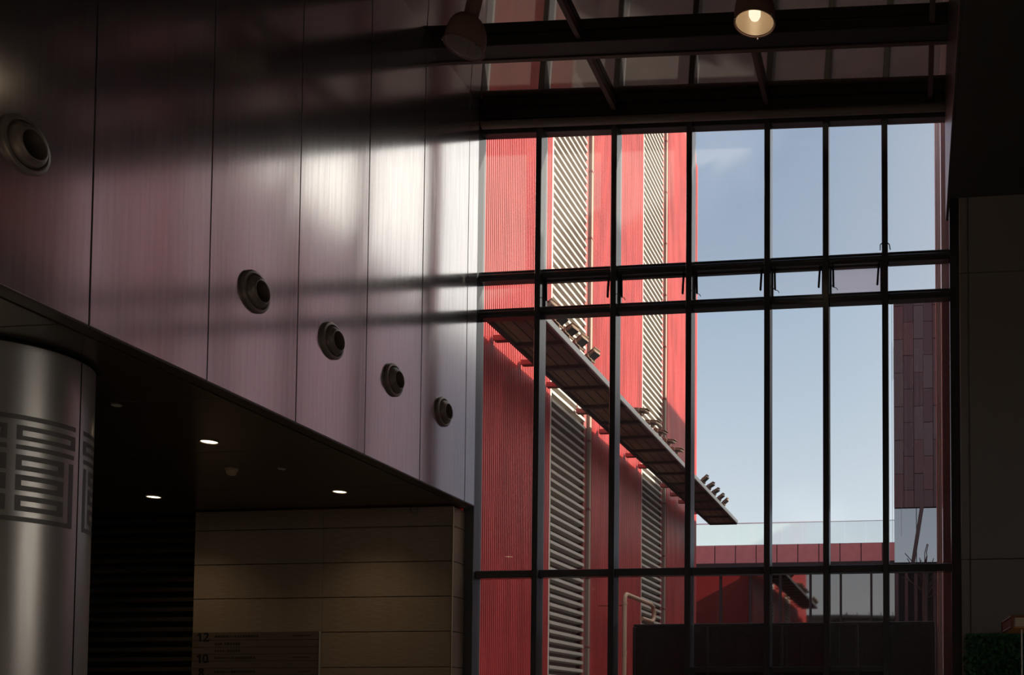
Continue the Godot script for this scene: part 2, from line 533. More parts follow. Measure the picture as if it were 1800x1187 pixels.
func build_soffit_fittings() -> void:
	var rim := lathe(PackedVector2Array([Vector2(0.078, 0.0), Vector2(0.078, -0.006), Vector2(0.072, -0.010), Vector2(0.064, -0.006), Vector2(0.062, 0.0)]), 32)
	var disc := lathe(PackedVector2Array([Vector2(0.062, -0.003), Vector2(0.0, -0.004)]), 32)
	var spots := [[Vector3(-5.945, 3.899, -7.767), "lit round downlight on the soffit, nearest the metal wall's middle"], [Vector3(-8.054, 3.899, -9.711), "lit round downlight on the soffit, above the slatted wall"], [Vector3(-5.945, 3.899, -9.696), "lit round downlight on the soffit, above the tan wall"]]
	for k in 6:
		var where := "row by the metal wall" if k < 3 else "row deep under the soffit"
		spots.append([Vector3(-5.945 if k < 3 else -8.054, 3.899, [-3.9, -0.1, 3.8][k % 3]), "lit round downlight nearer than the steel column, %s of the %s" % [["first", "second", "third"][k % 3], where]])
	for s in spots:
		var t := thing("downlight", s[1], "downlight", s[0], Vector3.ZERO, "downlights in the soffit")
		part(t, "rim", rim, mats.nozzle)
		part(t, "lamp_disc", disc, mats.lit_disc)
		var l := SpotLight3D.new()
		l.name = "light"
		l.position = Vector3(0, -0.03, 0)
		l.rotation.x = -PI / 2
		l.spot_angle = 62.0
		l.spot_range = 30.0
		l.light_size = 0.06
		l.light_color = Color(1.0, 0.88, 0.7)
		l.light_energy = 0.2
		l.shadow_enabled = true
		t.add_child(l)
	var plate := lathe(PackedVector2Array([Vector2(0.035, 0.0), Vector2(0.035, -0.004), Vector2(0.028, -0.008), Vector2(0.0, -0.008)]), 20)
	single("sprinkler_plate", plate, mats.white_plastic, Vector3(-5.93, 3.899, -6.762), Vector3.ZERO, "small pale round cover plate on the soffit near the column", "sprinkler cover", "cover plates in the soffit")
	single("sprinkler_plate", plate, mats.white_plastic, Vector3(-5.93, 3.899, -8.722), Vector3.ZERO, "small pale round cover plate on the soffit beside the smoke detector", "sprinkler cover", "cover plates in the soffit")
	var d := thing("smoke_detector", "cream smoke detector hanging under the soffit", "smoke detector", Vector3(-6.403, 3.9, -8.671))
	part(d, "base", lathe(PackedVector2Array([Vector2(0.055, 0.0), Vector2(0.055, -0.018), Vector2(0.05, -0.022), Vector2(0.044, -0.022)]), 28), mats.cream_plastic)
	part(d, "dome", lathe(PackedVector2Array([Vector2(0.046, -0.02), Vector2(0.046, -0.04), Vector2(0.042, -0.044), Vector2(0.042, -0.05), Vector2(0.036, -0.06), Vector2(0.02, -0.066), Vector2(0.0, -0.067)]), 28), mats.cream_plastic)
	# wire with a loop, hanging by the tan wall
	var pts := PackedVector3Array([Vector3(0, 0.15, 0), Vector3(0.002, 0.0, 0.0)])
	for k in 14:
		var a := TAU * k / 12.0
		pts.append(Vector3(-0.045 * sin(a) * 0.8, -0.04 + 0.04 * cos(a), 0.01 * sin(a)))
	pts.append(Vector3(-0.06, -0.06, 0.0))
	single("hanging_wire", tube(pts, 0.0025, 6), mats.stay_black, Vector3(-5.45, 3.86, -10.3), Vector3.ZERO, "thin dark wire with a loop hanging from the soffit", "wire")

func text_mesh(s: String, size: float) -> TextMesh:
	var tm := TextMesh.new()
	var sf := SystemFont.new()
	sf.font_names = PackedStringArray(["Droid Sans"])
	sf.font_weight = 700
	tm.font = sf
	tm.text = s
	tm.font_size = 64
	tm.pixel_size = size / 46.0
	tm.depth = 0.002
	tm.curve_step = 2.0
	tm.horizontal_alignment = HORIZONTAL_ALIGNMENT_LEFT
	return tm

func build_sign() -> void:
	var t := thing("directory_sign", "brown floor directory board with big black floor numbers on the tan wall", "sign", Vector3(-7.36, 0, -10.42))
	var rows := [2.505, 2.412, 2.332, 2.254, 2.176, 2.096, 2.018, 1.94, 1.862, 1.784]
	for k in rows.size() - 1:
		var h: float = rows[k] - rows[k + 1]
		part(t, "strip", cbox(1.53, h - 0.004, 0.02, 0.002), mats.sign_plate, Vector3(0, (rows[k] + rows[k + 1]) / 2.0, -0.012))
	part(t, "backing", cbox(1.53, 0.72, 0.012, 0.002), mats.print_black, Vector3(0, 2.145, -0.022))
	part(t, "edge_strip", cbox(0.012, 0.72, 0.035, 0.002), mats.sign_edge, Vector3(0.771, 2.146, -0.005))
	var nums := [["12", -0.71, 2.448], ["10", -0.71, 2.205], ["8", -0.68, 2.045]]
	for n in nums:
		part(t, "floor_number", text_mesh(n[0], 0.098), mats.print_black, Vector3(n[1], n[2], 0.0))
		part(t, "floor_letter", text_mesh("F", 0.028), mats.print_black, Vector3(-0.571, n[2] - 0.034, 0.0))
	# rows of small print too fine to read
	rng.seed = 21
	for q in [[2.458, [5, -2, 9], 4, 9], [2.372, [3, 0, 6], 0, 0], [2.293, [4, 0, 5], 0, 0], [2.215, [4, -2, 9], 5, 8], [2.057, [4, -2, 9], 4, 4]]:
		var st := fresh()
		var x := -0.49
		for g in q[1]:
			if g == 0: x += 0.02
			elif g < 0:
				add_cbox(st, Vector3(x + 0.03, q[0], 0.0), Vector3(0.06, 0.003, 0.002), 0.0004)
				x += 0.07
			else:
				for i in g:
					glyph(st, x, q[0], 0.028)
					x += 0.033
		if q[2]:
			x = 0.66 - (q[2] + q[3]) * 0.0165
			for i in q[2] + q[3]:
				glyph(st, x, q[0], 0.014)
				x += 0.0165
		part(t, "small_print", st.commit(), mats.print_brown)

func glyph(st: SurfaceTool, x: float, y: float, s: float) -> void:
	for k in 3:
		add_cbox(st, Vector3(x + s / 2, y + s * (k - 1) * 0.36 + rng.randf_range(-0.05, 0.05) * s, 0.0), Vector3(s * rng.randf_range(0.5, 0.95), s * 0.13, 0.002), 0.0003)
	for k in 2:
		add_cbox(st, Vector3(x + s * rng.randf_range(0.15, 0.85), y + s * rng.randf_range(-0.2, 0.2), 0.0), Vector3(s * 0.13, s * rng.randf_range(0.5, 0.95), 0.002), 0.0003)

# ------------------------------------------------------------------ window wall
func build_windows() -> void:
	var xs := [-5.005, -4.256, -3.369, -2.5, -1.612, -0.958, -0.307, 0.43]
	var T := [[6.56, 6.67], [6.132, 6.235], [3.125, 3.21]]
	var words := ["behind the end of the metal wall", "with the first louvre strip behind it", "with the second louvre strip behind it", "showing the building's red edge and sky", "showing open sky", "with the frosted small vent pane", "beside the dark right wall, with the maroon tower behind it"]
	for k in 7:
		var l: float = xs[k] + 0.033
		var r: float = xs[k + 1] - 0.033
		var c := (l + r) / 2.0
		var w := r - l
		var t := thing("window_%d" % (k + 1), "tall dark framed window bay " + words[k], "window", Vector3(c, 0, -10.85), Vector3.ZERO, "curtain wall bays", "structure")
		var head := 8.30 - 0.027 * (c + 4.9)
		if k == 0:
			part(t, "mullion", cbox(0.125, 9.0, 0.2, 0.004), mats.mullion, Vector3(l - c - 0.0625, 4.5, 0))
		part(t, "mullion", cbox(0.066 if k < 6 else 0.15, 9.0, 0.2, 0.004), mats.mullion, Vector3(r - c + (0.033 if k < 6 else 0.075), 4.5, 0))
		for q in T:
			var tr := part(t, "transom", cbox(w, q[1] - q[0], 0.13, 0.006), mats.mullion, Vector3(0, (q[0] + q[1]) / 2.0, -0.02))
			if q[0] > 6.0:
				part(tr, "bead", cbox(w, 0.022, 0.03, 0.004), mats.mullion, Vector3(0, 0.0, 0.075))
		if k == 3 or k == 4 or k == 5:
			part(t, "transom", cbox(w, 0.06, 0.1, 0.005), mats.mullion, Vector3(0, 2.07, -0.02))
		part(t, "head_frame", cbox(w, 0.09, 0.12, 0.006), mats.mullion, Vector3(0, head + 0.045, -0.02), Vector3(0, 0, -0.027))
		var rowsg := [[0.0, 3.125], [3.21, 6.132], [6.235, 6.56], [6.67, head + 0.02]]
		for q in rowsg:
			var h: float = q[1] - q[0]
			var g: Material = mats.dusty_glass if q[0] > 6.0 else mats.window_glass
			if k == 5 and q[0] > 6.2 and q[0] < 6.3: g = mats.frosted_glass
			part(t, "pane", cbox_plain(w, h), g, Vector3(0, (q[0] + q[1]) / 2.0, -0.05))
		if k == 6:
			rng.seed = 17
			var dr := fresh()
			for i in 16:
				var ln := rng.randf_range(0.25, 1.1) if i < 11 else rng.randf_range(1.4, 2.8)
				var y1 := 6.12 if i > 10 else rng.randf_range(5.3, 6.12)
				add_cbox(dr, Vector3(rng.randf_range(-w * 0.45, w * 0.1), y1 - ln / 2.0, -0.046), Vector3(0.004, ln, 0.002), 0.0004)
			var stuff := part(t, "water_streaks", dr.commit(), mats.streak_film)
			stuff.set_meta("label", "pale dried water streaks")
		if k >= 1 and k <= 5:
			for s in [-1.0, 1.0]:
				var x: float = s * (w / 2.0 - 0.045)
				var st := part(t, "sash_stay", cbox(0.022, 0.235, 0.03, 0.006), mats.stay_black, Vector3(x + s * 0.0, 6.43, 0.03), Vector3(0.06, 0, -0.04 * s - 0.03))
				part(st, "pivot", cbox(0.010, 0.05, 0.012, 0.002), mats.stay_black, Vector3(0, 0.13, 0))
				if s < 0:
					var pts := PackedVector3Array()
					for i in 8:
						var a := i / 7.0
						pts.append(Vector3(x - 0.05 + 0.1 * a, 6.33 - 0.07 * a * a + 0.012 * sin(a * 9.0), 0.05))
					part(t, "tie_wire", tube(pts, 0.004, 5), mats.wire)
			# opening sash frame, a little proud of the transoms
			part(t, "sash_frame", cbox(w - 0.01, 0.018, 0.05, 0.003), mats.mullion, Vector3(0, 6.55, -0.04))
			part(t, "sash_frame", cbox(w - 0.01, 0.018, 0.05, 0.003), mats.mullion, Vector3(0, 6.245, -0.04))
			part(t, "sash_frame", cbox(0.02, 0.3, 0.05, 0.003), mats.mullion, Vector3(-w / 2 + 0.012, 6.4, -0.04))
			part(t, "sash_frame", cbox(0.02, 0.3, 0.05, 0.003), mats.mullion, Vector3(w / 2 - 0.012, 6.4, -0.04))
	# cable clip on the sixth mullion
	var cl := PackedVector3Array([Vector3(-0.05, -0.06, 0), Vector3(-0.05, 0.0, 0.0), Vector3(-0.035, 0.015, 0.0), Vector3(0.035, 0.015, 0.0), Vector3(0.05, 0.0, 0.0), Vector3(0.06, -0.06, 0.0)])
	single("cable_clip", tube(cl, 0.006, 6), mats.stay_black, Vector3(-0.307, 6.72, -10.735), Vector3.ZERO, "small black cable clipped round the mullion above the transom", "cable clip")
	# conduit along the window head
	single("conduit_pipe", tube(PackedVector3Array([Vector3(-0.02, 0, 0), Vector3(5.4, 0, 0)]), 0.045, 20), mats.conduit, Vector3(-4.89, 8.335, -10.69), Vector3(0, 0, -0.027), "long brown conduit pipe along the head of the window", "pipe")

func cbox_plain(w: float, h: float) -> Mesh:
	var key := "pane %.4f %.4f" % [w, h]
	if not mesh_cache.has(key):
		var st := fresh()
		quad(st, Vector3(-w / 2, -h / 2, 0), Vector3(w / 2, -h / 2, 0), Vector3(w / 2, h / 2, 0), Vector3(-w / 2, h / 2, 0), Vector3.BACK)
		mesh_cache[key] = st.commit()
	return mesh_cache[key]

func build_ceiling() -> void:
	var c := thing("ceiling", "black beamed lobby ceiling with mirror-dark glossy panels between the beams", "ceiling", Vector3(-4.9, 8.505, 0), Vector3(0, 0, -0.031), "", "structure")
	part(c, "roof_slab", cbox(12.6, 0.25, 20.4), mats.beam_black, Vector3(5.7, 0.18, -0.95))
	var zs := []
	var z := -10.93
	while z < 8.5:
		zs.append(z)
		z += 1.0 if zs.size() > 1 else 1.24
	var rx := [-0.4, 1.57, 3.30, 5.1, 6.9, 8.7, 11.9]
	for k in zs.size():
		var b := part(c, "beam", cbox(12.4, 0.12, 0.25 if k else 0.30, 0.006), mats.beam_black, Vector3(5.7, -0.055, zs[k] + 0.125))
		part(b, "flange", cbox(12.4, 0.02, 0.05, 0.003), mats.beam_flange, Vector3(0, -0.062, -0.11))
		if k < zs.size() - 1:
			var z0: float = zs[k] + (0.25 if k else 0.30)
			var z1: float = zs[k + 1]
			for i in rx.size() - 1:
				part(c, "panel", cbox(rx[i + 1] - rx[i] - 0.02, 0.03, z1 - z0 + 0.02, 0.003), mats.ceiling_gloss, Vector3((rx[i] + rx[i + 1]) / 2.0, 0.02, (z0 + z1) / 2.0))
				if i:
					part(c, "rafter", cbox(0.055, 0.09, z1 - z0, 0.004), mats.beam_flange, Vector3(rx[i], -0.042, (z0 + z1) / 2.0))

func build_pendants() -> void:
	var shell := PackedVector2Array()
	for k in 11:
		var a := k / 10.0
		shell.append(Vector2(0.17 * sqrt(1.0 - pow(a, 2.3)) * 0.98 + 0.03 * a, 0.27 * a))
	var outer := PackedVector2Array([Vector2(0.172, -0.012), Vector2(0.172, 0.0)])
	outer.append_array(shell)
	var inner := PackedVector2Array()
	for k in 10:
		inner.append(Vector2(shell[k].x - 0.008, shell[k].y))
	inner.append(Vector2(0.0, 0.24))
	inner.reverse()
	var specs := [[Vector3(-3.87, 7.38, -8.05), Vector3(0.0, 0.0, -0.22), false, "unlit brown high-bay lamp hanging beside the metal wall"], [Vector3(-1.31, 7.38, -8.02), Vector3.ZERO, true, "lit high-bay lamp glowing under the dark ceiling"]]
	for s in specs:
		var t := thing("high_bay_lamp", s[3], "ceiling lamp", s[0], s[1], "high-bay lamps")
		part(t, "shade", lathe(outer, 40), mats.lamp_shell)
		part(t, "reflector", lathe(inner, 40), mats.lamp_reflector)
		part(t, "lens", lathe(PackedVector2Array([Vector2(0.168, -0.008), Vector2(0.12, -0.014), Vector2(0.0, -0.018)]), 40), mats.lamp_lens)
		part(t, "rim", tube(ring_points(0.171, -0.008), 0.006, 8, false), mats.lamp_shell)
		for a in [0.5, 2.6, 4.7]:
			part(t, "clip", cbox(0.014, 0.03, 0.014, 0.003), mats.steel_bright, Vector3(0.178 * cos(a), -0.012, 0.178 * sin(a)))
		var h := part(t, "gear_housing", lathe(PackedVector2Array([Vector2(0.05, 0.25), Vector2(0.062, 0.27), Vector2(0.062, 0.46), Vector2(0.05, 0.48), Vector2(0.0, 0.48)]), 24), mats.lamp_shell)
		part(h, "clasp", cbox(0.006, 0.05, 0.01, 0.002), mats.steel_bright, Vector3(0.064, 0.3, 0.02))
		part(t, "hanger", tube(PackedVector3Array([Vector3(0, 0.47, 0), Vector3(-sin(s[1].z) * -0.0 + 0.0, 1.0 / maxf(0.9, cos(s[1].z)) + 0.05, 0)]), 0.012, 8), mats.stay_black)
		if s[2]:
			part(t, "bulb", lathe(PackedVector2Array([Vector2(0.0, 0.02), Vector2(0.035, 0.03), Vector2(0.05, 0.06), Vector2(0.05, 0.1), Vector2(0.03, 0.18), Vector2(0.0, 0.19)]), 24), mats.lit_bulb)
			var l := OmniLight3D.new()
			l.name = "light"
			l.position = Vector3(0, 0.08, 0)
			l.light_color = Color(1.0, 0.92, 0.8)
			l.light_energy = 0.012
			l.light_size = 0.05
			l.omni_range = 30.0
			l.shadow_enabled = true
			t.add_child(l)
		else:
			part(t, "cord", tube(PackedVector3Array([Vector3(0.12, -0.01, 0.12), Vector3(0.12, -0.07, 0.122), Vector3(0.122, -0.14, 0.12)]), 0.002, 5), mats.wire)

func ring_points(r: float, y: float) -> PackedVector3Array:
	var p := PackedVector3Array()
	for k in 41:
		p.append(Vector3(r * cos(TAU * k / 40.0), y, r * sin(TAU * k / 40.0)))
	return p

func build_right_side() -> void:
	var w := thing("wall_right", "dark grey panelled wall to the right of the window", "wall", Vector3.ZERO, Vector3.ZERO, "", "structure")
	part(w, "core", cbox(6.3, 9.0, 0.6), mats.panel_backing, Vector3(3.66, 4.5, -10.47))
	for q in [[0.0, 3.144], [3.144, 6.093], [6.093, 6.91]]:
		var h: float = q[1] - q[0] - 0.008
		part(w, "panel", cbox(0.078, h, 0.03, 0.003), mats.grey_panel, Vector3(0.512, (q[0] + q[1]) / 2.0, -10.15))
		for i in 5:
			part(w, "panel", cbox(1.19, h, 0.03, 0.003), mats.grey_panel, Vector3(0.56 + 0.6 + i * 1.2, (q[0] + q[1]) / 2.0, -10.15))
	part(w, "joint_strip", cbox(0.006, 6.9, 0.01, 0.001), mats.joint_light, Vector3(0.556, 3.45, -10.138))
	var b := thing("wall_bulkhead", "dark metal box bulkhead high on the right", "wall", Vector3.ZERO, Vector3.ZERO, "", "structure")
	part(b, "side_sheet", cbox(0.03, 1.9, 5.6, 0.004), mats.right_metal, Vector3(0.366, 7.83, -7.8))
	part(b, "under_sheet", cbox(6.3, 0.03, 5.2, 0.004), mats.right_metal, Vector3(3.53, 6.895, -7.53))
	# living wall
	var g := thing("green_wall", "dark green leafy living wall low on the right wall", "green wall", Vector3(0.49, 0.0, -10.12))
	part(g, "backing", cbox(5.0, 2.38, 0.03, 0.004), mats.leaf_green, Vector3(2.52, 1.2, 0.0))
	var leaf := fresh()
	for s in [-1.0, 1.0]:
		tri(leaf, Vector3(0, 0, 0), Vector3(0.5 * s, 0.45, 0.12), Vector3(0, 1.0, 0.0), Vector3(-0.2 * s, 0, 1).normalized(), Vector3(-0.2 * s, 0, 1).normalized(), Vector3(-0.2 * s, 0, 1).normalized())
	var lm := leaf.commit()
	rng.seed = 8
	for pass_ in 2:
		var mm := MultiMesh.new()
		mm.transform_format = MultiMesh.TRANSFORM_3D
		mm.mesh = lm
		mm.instance_count = 5200
		for i in mm.instance_count:
			var near := i % 3 < 2
			var x := rng.randf_range(0.02, 1.3 if near else 5.0)
			var y := rng.randf_range(1.2 if near else 0.05, 2.37)
			var bs := Basis.from_euler(Vector3(rng.randf_range(-0.9, 0.6), rng.randf_range(-0.8, 0.8), rng.randf_range(1.2, 5.0))).scaled(Vector3.ONE * rng.randf_range(0.025, 0.055))
			mm.set_instance_transform(i, Transform3D(bs, Vector3(x, y, rng.randf_range(0.02, 0.09))))
		var mi := MultiMeshInstance3D.new()
		mi.name = "leaves"
		mi.multimesh = mm
		mi.material_override = mats.leaf_green if pass_ == 0 else mats.leaf_deep
		mi.set_meta("kind", "stuff")
		g.add_child(mi, true)
	# wooden lantern on a white pole
	var t := thing("wooden_lantern", "small brown wooden box lantern on a pale pole by the green wall", "lantern", Vector3(0.70, 0, -6.0))
	part(t, "pole", tube(PackedVector3Array([Vector3(-0.07, 0, 0.0), Vector3(-0.07, 2.09, 0.0)]), 0.005, 8), mats.white_plastic)
	part(t, "front_panel", cbox(0.22, 0.055, 0.012, 0.002), mats.paper_cream, Vector3(0.0, 2.135, 0.0))
	part(t, "top_rail", cbox(0.25, 0.014, 0.02, 0.002), mats.wood_frame, Vector3(0.0, 2.168, 0.0))
	for x in [-0.125, 0.125]:
		part(t, "post", cbox(0.018, 0.075, 0.018, 0.002), mats.wood_frame, Vector3(x, 2.138, 0.0))
		part(t, "post", cbox(0.018, 0.075, 0.018, 0.002), mats.wood_frame, Vector3(x - 0.02, 2.138, -0.4))
		for y in [2.105, 2.168]:
			part(t, "side_rail", tube(PackedVector3Array([Vector3(x, y, 0.0), Vector3(x - 0.02, y, -0.4)]), 0.008, 6), mats.wood_frame)
		part(t, "side_panel", cbox(0.006, 0.05, 0.38, 0.001), mats.wood_frame, Vector3(x - 0.01, 2.137, -0.2), Vector3(0, 0.05, 0))
	part(t, "under_panel", cbox(0.24, 0.01, 0.4, 0.002), mats.amber_underside, Vector3(-0.01, 2.104, -0.2))

# ------------------------------------------------------------------ outdoors
func build_outdoors() -> void:
	single("ground_paving", cbox(60.0, 0.2, 70.0), mats.paving, Vector3(0, -0.12, -46.0), Vector3.ZERO, "grey paved courtyard outside the window", "paving", "", "structure")
	build_red_building()
	build_canopy()
	build_far_building()
	build_tower()
	build_right_building()
	build_vestibule()

func build_red_building() -> void:
	var b := thing("red_building", "tall red ribbed metal building with two louvre strips outside the window", "building", Vector3(-8.0, 0, 0))
	var H := 22.0
	part(b, "core", cbox(6.0, H, 24.4, 0.02), mats.red_smooth, Vector3(-3.2, H / 2, -23.5))
	for s in [[-11.4, -21.0], [-23.85, -28.40], [-31.35, -35.76]]:
		part(b, "ribbed_panel", ribbed(s[0] - s[1], H), mats.red_sheet, Vector3(-0.035, 0, s[0]))
	part(b, "corner_trim", cbox(0.12, H, 0.12, 0.01), mats.red_smooth, Vector3(-0.06, H / 2, -35.8))
	for s in [[-21.06, -23.35, 17.2], [-28.44, -30.77, 21.6]]:
		var z0: float = s[0]
		var z1: float = s[1]
		var l := z0 - z1
		var zc := (z0 + z1) / 2.0
		var lv := part(b, "louver", cbox(0.04, H, l, 0.005), mats.louver_gap_shade, Vector3(-0.19, H / 2, zc))
		part(lv, "frame_strip", cbox(0.2, H, 0.06, 0.006), mats.frame_white, Vector3(0.1, 0, l / 2.0 + 0.0))
		var y := 1.2
		while y < s[2]:
			part(lv, "slat", cbox(0.17, 0.08, l - 0.06, 0.006), mats.louver_blade, Vector3(0.12, y - H / 2, -0.02), Vector3(0, 0, 0.12))
			y += 0.198
		var tr := part(b, "trim_strip", cbox(0.06, H, 0.46, 0.008), mats.trim_brown, Vector3(-0.06, H / 2, z1 - 0.25))
		part(tr, "downpipe", cbox(0.09, H, 0.13, 0.01), mats.downpipe, Vector3(0.07, 0, -0.05))
		part(tr, "pale_strip", cbox(0.05, H, 0.07, 0.006), mats.frame_white, Vector3(0.03, 0, -0.24))
		for i in 12:
			part(tr, "pipe_clip", cbox(0.11, 0.05, 0.17, 0.006), mats.trim_brown, Vector3(0.07, -H / 2 + 1.5 + i * 1.7, -0.05))
	part(b, "parapet", cbox(6.2, 0.5, 24.6, 0.02), mats.red_smooth, Vector3(-3.15, H + 0.25, -23.5))
	# drain pipe standing before the wall
	var pts := PackedVector3Array([Vector3(-7.3, 0, -24.46), Vector3(-7.3, 4.44, -24.46), Vector3(-7.3, 4.55, -24.5), Vector3(-7.3, 4.6, -24.62), Vector3(-7.3, 4.6, -26.9), Vector3(-7.3, 4.56, -27.2), Vector3(-7.3, 4.4, -27.3), Vector3(-7.3, 4.22, -27.28), Vector3(-7.3, 4.13, -27.1), Vector3(-7.3, 4.12, -26.05)])
	var dp := thing("drain_pipe", "tan bent pipe standing before the red wall", "pipe")
	part(dp, "pipe", tube(pts, 0.06, 14), mats.drain_pipe)
	for y in [2.2, 3.1, 4.35]:
		part(dp, "collar", lathe(PackedVector2Array([Vector2(0.061, -0.03), Vector2(0.07, -0.03), Vector2(0.07, 0.03), Vector2(0.061, 0.03)]), 16), mats.drain_pipe, Vector3(-7.3, y, -24.46))
	part(dp, "support", cbox(0.66, 0.03, 0.03, 0.004), mats.bracket_red, Vector3(-7.65, 4.3, -24.46))

func build_canopy() -> void:
	var c := thing("canopy", "long dark steel canopy with a pale edge jutting from the red wall", "canopy", Vector3(0, 8.7, 0))
	var zs := [-16.95]
	while zs[-1] > -36.0: zs.append(zs[-1] - 1.315)
	var zend: float = zs[-1]
	for k in zs.size() - 1:
		var z0: float = zs[k]
		var z1: float = zs[k + 1]
		part(c, "deck_sheet", cbox(0.98, 0.03, z0 - z1 - 0.02, 0.003), mats.canopy_sheet, Vector3(-7.14, 0.045, (z0 + z1) / 2.0))
		for i in 4:
			part(c, "batten", cbox(0.014, 0.02, z0 - z1 - 0.1, 0.003), mats.canopy_steel, Vector3(-7.5 + i * 0.24, 0.02, (z0 + z1) / 2.0))
	for z in zs:
		part(c, "cross_beam", cbox(1.0, 0.08, 0.12, 0.006), mats.canopy_steel, Vector3(-7.14, 0.0, z))
	var L := -16.9 - zend + 0.1
	var zc := (-16.9 + zend) / 2.0
	part(c, "inner_beam", cbox(0.07, 0.12, L, 0.006), mats.canopy_steel, Vector3(-7.65, 0.02, zc))
	part(c, "edge_beam", cbox(0.05, 0.13, L, 0.006), mats.canopy_edge, Vector3(-6.63, 0.05, zc))
	part(c, "end_beam", cbox(1.06, 0.12, 0.05, 0.006), mats.canopy_edge, Vector3(-7.14, 0.05, -16.88))
	part(c, "end_beam", cbox(1.06, 0.12, 0.05, 0.006), mats.canopy_steel, Vector3(-7.14, 0.05, zend - 0.03))
	for z in [-17.97, -19.3, -20.68, -22.6, -24.3, -26.65, -27.9, -30.4, -31.65, -32.8, -34.6]:
		var br := part(c, "bracket", cbox(0.26, 0.11, 0.14, 0.006), mats.bracket_red, Vector3(-7.81, 0.02, z))
		part(br, "hanger_rod", cbox(0.015, 0.14, 0.015, 0.002), mats.bracket_red, Vector3(-0.12, 0.1, 0))
	# floodlights along the edge
	var sets := [[[-17.4, -17.95, -18.5, -19.1, -19.85], "flood_case", "floodlight on the canopy edge, ", ["nearest of the near five", "second of the near five", "third of the near five", "fourth of the near five", "last of the near five, before the red wall"], 0.55],
		[[-23.65, -24.65, -25.45, -26.4, -27.3], "flood_case", "floodlight on the canopy edge, ", ["nearest of the middle five", "second of the middle five", "third of the middle five", "fourth of the middle five", "last of the middle five"], -0.15],
		[[-30.97, -31.86, -32.7, -33.6, -34.4], "flood_case", "floodlight on the canopy edge against the sky, ", ["nearest of the far five", "second of the far five", "third of the far five", "fourth of the far five", "outermost at the canopy tip"], 0.6]]
	rng.seed = 5
	for s in sets:
		for k in 5:
			floodlight(Vector3(-6.68, 8.815, s[0][k]), mats[s[1]], s[4] + rng.randf_range(-0.12, 0.12), s[2] + s[3][k], "floodlights on the red wall's canopy")

func floodlight(at: Vector3, m: Material, tilt: float, label: String, group: String) -> void:
	var t := thing("floodlight", label, "floodlight", at, Vector3.ZERO, group)
	part(t, "foot", cbox(0.05, 0.14, 0.04, 0.005), m, Vector3(0, 0.06, 0))
	part(t, "yoke", cbox(0.03, 0.03, 0.44, 0.004), m, Vector3(0, 0.13, 0))
	for z in [-0.22, 0.22]:
		part(t, "yoke_arm", cbox(0.03, 0.1, 0.015, 0.003), m, Vector3(0, 0.17, z))
	var h := part(t, "housing", cbox(0.30, 0.07, 0.38, 0.02), m, Vector3(0.02, 0.2, 0), Vector3(0.12, 0, tilt))
	part(h, "visor", cbox(0.34, 0.012, 0.40, 0.004), m, Vector3(0.02, 0.038, 0))
	part(h, "lens", cbox(0.26, 0.01, 0.33, 0.003), mats.stay_black, Vector3(0, -0.036, 0))

func build_far_building() -> void:
	var b := thing("far_building", "low building across the courtyard with red fascia panels and glass balustrade", "building", Vector3(0, 0, -42.0))
	part(b, "core", cbox(20.0, 8.0, 8.0, 0.02), mats.facade_dark, Vector3(-2.7, 3.95, -4.35))
	part(b, "roof_edge", cbox(20.0, 0.24, 0.7, 0.01), mats.facade_dark, Vector3(-2.7, 7.85, -0.1))
	var x := -12.6
	var k := 0
	while x < 3.0:
		part(b, "fascia_panel", cbox(0.862, 0.79, 0.05, 0.006), mats.fascia_red, Vector3(x, 8.37, 0.02))
		part(b, "balustrade_pane", cbox_plain(0.89, 0.93), mats.rail_glass, Vector3(x + 0.2, 9.26, -0.05))
		x += 0.9
		k += 1
	part(b, "fascia_backing", cbox(16.4, 0.84, 0.1, 0.01), mats.facade_dark, Vector3(-4.95, 8.37, -0.07))
	part(b, "handrail", cbox(16.0, 0.025, 0.04, 0.004), mats.steel_bright, Vector3(-4.8, 9.735, -0.05))
	# glazed ground storey
	x = -13.55
	while x < 3.0:
		part(b, "glazing_pane", cbox(1.26, 7.7, 0.03, 0.003), mats.facade_glass, Vector3(x + 0.65, 3.85, -0.25))
		part(b, "mullion", cbox(0.09, 7.75, 0.16, 0.006), mats.facade_dark, Vector3(x, 3.87, -0.2))
		x += 1.302
	part(b, "transom", cbox(18.0, 0.1, 0.14, 0.006), mats.facade_dark, Vector3(-4.9, 5.0, -0.2))

